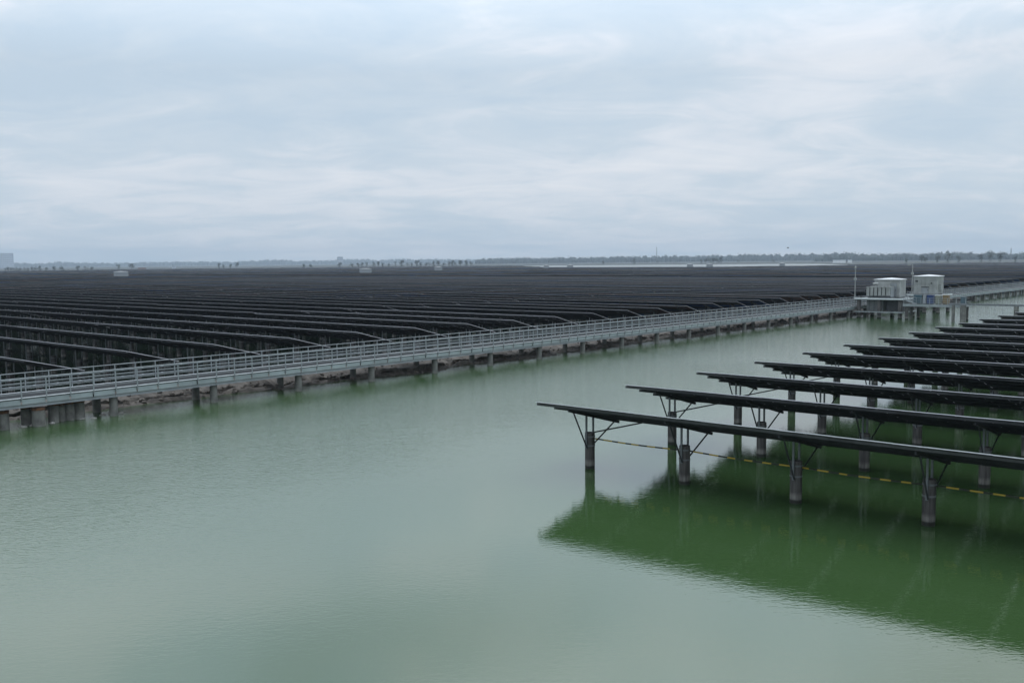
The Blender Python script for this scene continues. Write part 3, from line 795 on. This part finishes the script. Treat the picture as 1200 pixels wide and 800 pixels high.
for x, h, lab in [(54, 3, 'tiny dark bush between the left clump and the next tree'), (63, 4.2, 'dark tree alone right of the left clump'), (72, 4.4, 'broad dark tree, wider than its neighbours'),
                  (90, 4.2, 'slim dark tree left of the leaning pair'), (100, 4.2, 'left tree of the leaning pair'), (107, 3.8, 'right tree of the leaning pair'),
                  (154, 6.5, 'round dark tree above the large pale station'), (139, 5.5, 'small round tree above and left of the large station')]:
    tree(x, 1790, h + 2, lab + ' on the far shore', None)
for (x, h), nm in zip([(256, 6), (261.5, 4.5), (269.5, 4.5), (277.5, 7)], ('first and second-tallest', 'second, low', 'third, low', 'last and tallest')):
    tree(x, 1790, h + 2, f'dark pointed tree, {nm} from the left in the row of four', 'row of four pointed trees', .6)
for x, h, lab in [(356, 4, 'left of two small bushes'), (364, 4, 'right of two small bushes')]: tree(x, 1790, h + 2, lab + ' on the far shore', None)
tree(397.5, 1790, 7, 'round dark tree standing alone left of the long tree row', None)
x = 412
while x < 556:
    tree(x, 1790, rnd.uniform(4, 7.5) + 2, 'small dark tree in the long uneven row on the far shore', 'long row of small trees at the centre left', rnd.uniform(.6, 1.0)); x += rnd.uniform(3.2, 8)
for x, h in [(822, 5), (827, 6), (831, 8), (836, 7), (840, 8), (845, 8)]:
    tree(x, 2020, h + 1, 'grey-green tree in the clump above the bright water strip', 'clump of trees behind the water strip', .8)
for x, h, lab in [(743, 6, 'small tree left of the thin far mast'), (707, 4, 'low bush left of the centre of the water strip'), (865, 4, 'low bush right of the tree clump'), (906, 4.5, 'lone small tree beyond the bright water strip')]:
    tree(x, 2080, h + 1, lab, None)
for x, h, lab in [(1080, 9, 'left pointed tree of the right shore'), (1084.5, 7, 'lower tree touching the left pointed tree'), (1098.5, 11, 'narrow tall tree second along the right shore'),
                  (1111, 13, 'broad tall tree third along the right shore'), (1124, 8, 'low broad tree right of the tallest one'), (1150, 10, 'rounded tree beside a taller neighbour on its right'),
                  (1160, 14, 'tallest tree near the right edge of the picture'), (1172, 12, 'broad dark tree at the far right'), (1062, 6, 'low tree at the left start of the right shore'), (1190, 7, 'small tree at the right edge')]:
    tree(x, 1500, h + 1, lab, None, .75)

def treeline(dist, x0, x1, hfun, seed):
    r = random.Random(seed); b = MB(); x = x0
    while x < x1:                                    # a solid lumpy core, then loose leaf clumps
        h = hfun(x) * dist / F_PX; p = ground_at(x, dist + r.uniform(-40, 40)); wd = r.uniform(7, 15); k = r.uniform(.65, 1.0) * h
        n = 7; pts = []
        for zz, s in ((-1, 1.0), (k * .55, 1.05), (k * .85, .7), (k, .12)):
            for i in range(n):
                a = 6.283 * i / n; q = s * wd * r.uniform(.8, 1.15); pts.append((p.x + math.cos(a) * q, p.y + math.sin(a) * q, zz + r.uniform(-.06, .06) * h))
        fs = [(j * n + i, j * n + (i + 1) % n, (j + 1) * n + (i + 1) % n, (j + 1) * n + i) for j in range(3) for i in range(n)] + [tuple(range(3 * n, 4 * n))]
        b.poly(pts, fs)
        for _ in range(26):
            q = p + Vector((r.uniform(-1, 1) * wd * 1.3, r.uniform(-1, 1) * wd * 1.3, r.uniform(.2, 1.12) * k)); e = r.uniform(1.0, 3.0)
            a_ = Vector((r.gauss(0, 1), r.gauss(0, 1), r.gauss(0, 1))).normalized(); b_ = a_.orthogonal().normalized()
            b.poly([q - a_ * e, q - b_ * e * .7, q + a_ * e, q + b_ * e * .7], [(0, 1, 2, 3)])
        x += r.uniform(.35, .8) * wd * F_PX / dist * 1.3
    return b
def tl(name, b, lab): tag(b.build(name, M['forest']), lab, 'woodland', kind='stuff')
tl('far_woodland', treeline(8000, -60, 640, lambda x: 5.6 + 1.6 * fbm(x, 0, .02), 5), 'hazy low line of woods on the horizon at the left')
tl('far_woodland', treeline(4100, 560, 1000, lambda x: 6.6 + (x - 560) / 440 * 2.6 + .6 * fbm(x, 3, .03), 6), 'blue wooded shore behind the bright water strip')
tl('far_woodland', treeline(3100, 960, 1260, lambda x: 9.0 + 1.4 * fbm(x, 7, .04), 8), 'darker wooded shore at the right of the horizon')

def block(label, x0, x1, ypx_h, d, floors, m_, cat='building', nm='building', rows=True):
    a, c = ground_at(x0, d), ground_at(x1, d); w_ = (c - a).length; h = ypx_h * d / F_PX; az = math.atan2((c - a).y, (c - a).x)
    t = thing(nm, label, cat, a, az)
    b = MB(); b.box(0, w_, 0, w_ * .5 + 8, 0, h); b.build('wall', m_, t)
    b = MB(); b.box(-.5, w_ + .5, -.5, w_ * .5 + 8.5, h + .01, h + 1.0); b.build('roof', M['pale_wall'], t)
    if rows:
        n = max(3, int(w_ / 9))
        for f in range(floors):
            for i in range(n):
                x_ = w_ * (i + .25) / n
                b = MB(); z0 = h * (f + .25) / floors; b.box(x_, x_ + w_ * .5 / n, -.12, -.02, z0, z0 + h * .45 / floors); b.build('window', M['dark'], t)
    return t
block('tall pale hazy apartment block at the left edge of the horizon', -14, 16, 15.5, 6200, 8, M['pale_wall'])
block('low white shed with a long roof on the right shore, left of its twin', 976, 991, 3.6, 1900, 1, M['white_wall'], 'shed', 'shed', False)
block('smaller white shed right of the long one on the right shore', 993.5, 998.5, 3.6, 1900, 1, M['white_wall'], 'shed', 'shed', False)
block('low red-roofed house on the far shore right of the large station', 161, 171, 3.6, 1850, 1, M['red_roof'], 'house', 'house', False)
block('small grey block on the far shore between two bushes', 201, 206, 4.5, 1900, 1, M['pale_wall'], 'house', 'house', False)
block('pale hazy flat-topped building above the trees left of the long row', 395, 402, 9.5, 4800, 4, M['pale_wall'])

def lattice(label, x, d, hpx, base=0):
    h = hpx * d / F_PX; p = ground_at(x, d); t = thing('lattice_mast', label, 'mast', p)
    b = MB(); s0, s1 = h * .035, h * .012
    for sx, sy in ((1, 1), (1, -1), (-1, 1), (-1, -1)): b.bar((sx * s0, sy * s0, 0), (sx * s1, sy * s1, h), .35, .35)
    n = 10
    for k in range(n):
        for sg in (1, -1):
            f0, f1 = k / n, (k + 1) / n; a0 = s0 + (s1 - s0) * f0; a1 = s0 + (s1 - s0) * f1
            b.bar((-a0 * sg, -a0, h * f0), (a1 * sg, -a1, h * f1), .2, .2)
    b.build('lattice', M['galv'], t); b = MB(); b.tube((0, 0, h), (0, 0, h * 1.08), .2, n=6); b.build('antenna', M['galv'], t)
lattice('thin grey lattice mast rising over the wooded shore at centre right', 769.5, 2700, 19)
lattice('short thin mast above the trees at the far right', 1184.5, 2400, 13)

# a bird over the far shore
bp_ = cam.matrix_world @ Vector(((923.5 - 600) / F_PX * 150, (400 - 290.5) / F_PX * 150, -150))
bd = MB()
ring = []
for yy, r in ((-.16, .01), (-.08, .045), (.04, .055), (.12, .035), (.17, .03), (.22, .005)):
    ring.append([(math.cos(t) * r, yy, math.sin(t) * r) for t in [6.283 * i / 8 for i in range(8)]])
bd.poly([p for rg in ring for p in rg], [(j * 8 + i, j * 8 + (i + 1) % 8, (j + 1) * 8 + (i + 1) % 8, (j + 1) * 8 + i) for j in range(5) for i in range(8)])
for s in (1, -1):
    bd.poly([(s * .03, .09, .02), (s * .03, -.05, .02), (s * .2, -.06, .10), (s * .2, .08, .11), (s * .36, -.04, .05), (s * .38, -.01, .05),
             (s * .03, .09, .03), (s * .03, -.05, .03), (s * .2, -.06, .11), (s * .2, .08, .12), (s * .36, -.04, .06), (s * .38, -.01, .06)],
            [(0, 1, 2, 3), (3, 2, 4, 5), (9, 8, 7, 6), (11, 10, 8, 9), (0, 3, 9, 6), (3, 5, 11, 9), (1, 7, 8, 2), (2, 8, 10, 4)])
bd.poly([(-.015, -.14, 0), (.015, -.14, 0), (.05, -.27, 0), (-.05, -.27, 0), (-.015, -.14, .01), (.015, -.14, .01), (.05, -.27, .01), (-.05, -.27, .01)],
        [(0, 1, 2, 3), (7, 6, 5, 4), (2, 6, 7, 3)])
o = bd.build('bird', M['feather']); o.location = bp_; o.rotation_euler = (0, 0, 1.1)
tag(o, 'small dark bird flying low over the far shore', 'bird')

# ------------------------------------------------------------------ haze
hz = MB(); hz.box(-8600, 8600, -700, 8600, -2.6, 150)
ho = hz.build('haze', None); tag(ho, kind='stuff'); ho.display_type = 'WIRE'
hm = bpy.data.materials.new('air_haze'); hm.use_nodes = True; t = hm.node_tree; t.nodes.clear()
pv = nd(t, 'ShaderNodeVolumePrincipled'); pv.inputs['Color'].default_value = (0.585, 0.69, 0.80, 1); pv.inputs['Density'].default_value = 1.25e-4
pv.inputs['Anisotropy'].default_value = 0.0
ou = nd(t, 'ShaderNodeOutputMaterial'); t.links.new(pv.outputs[0], ou.inputs['Volume'])
ho.data.materials.clear(); ho.data.materials.append(hm)
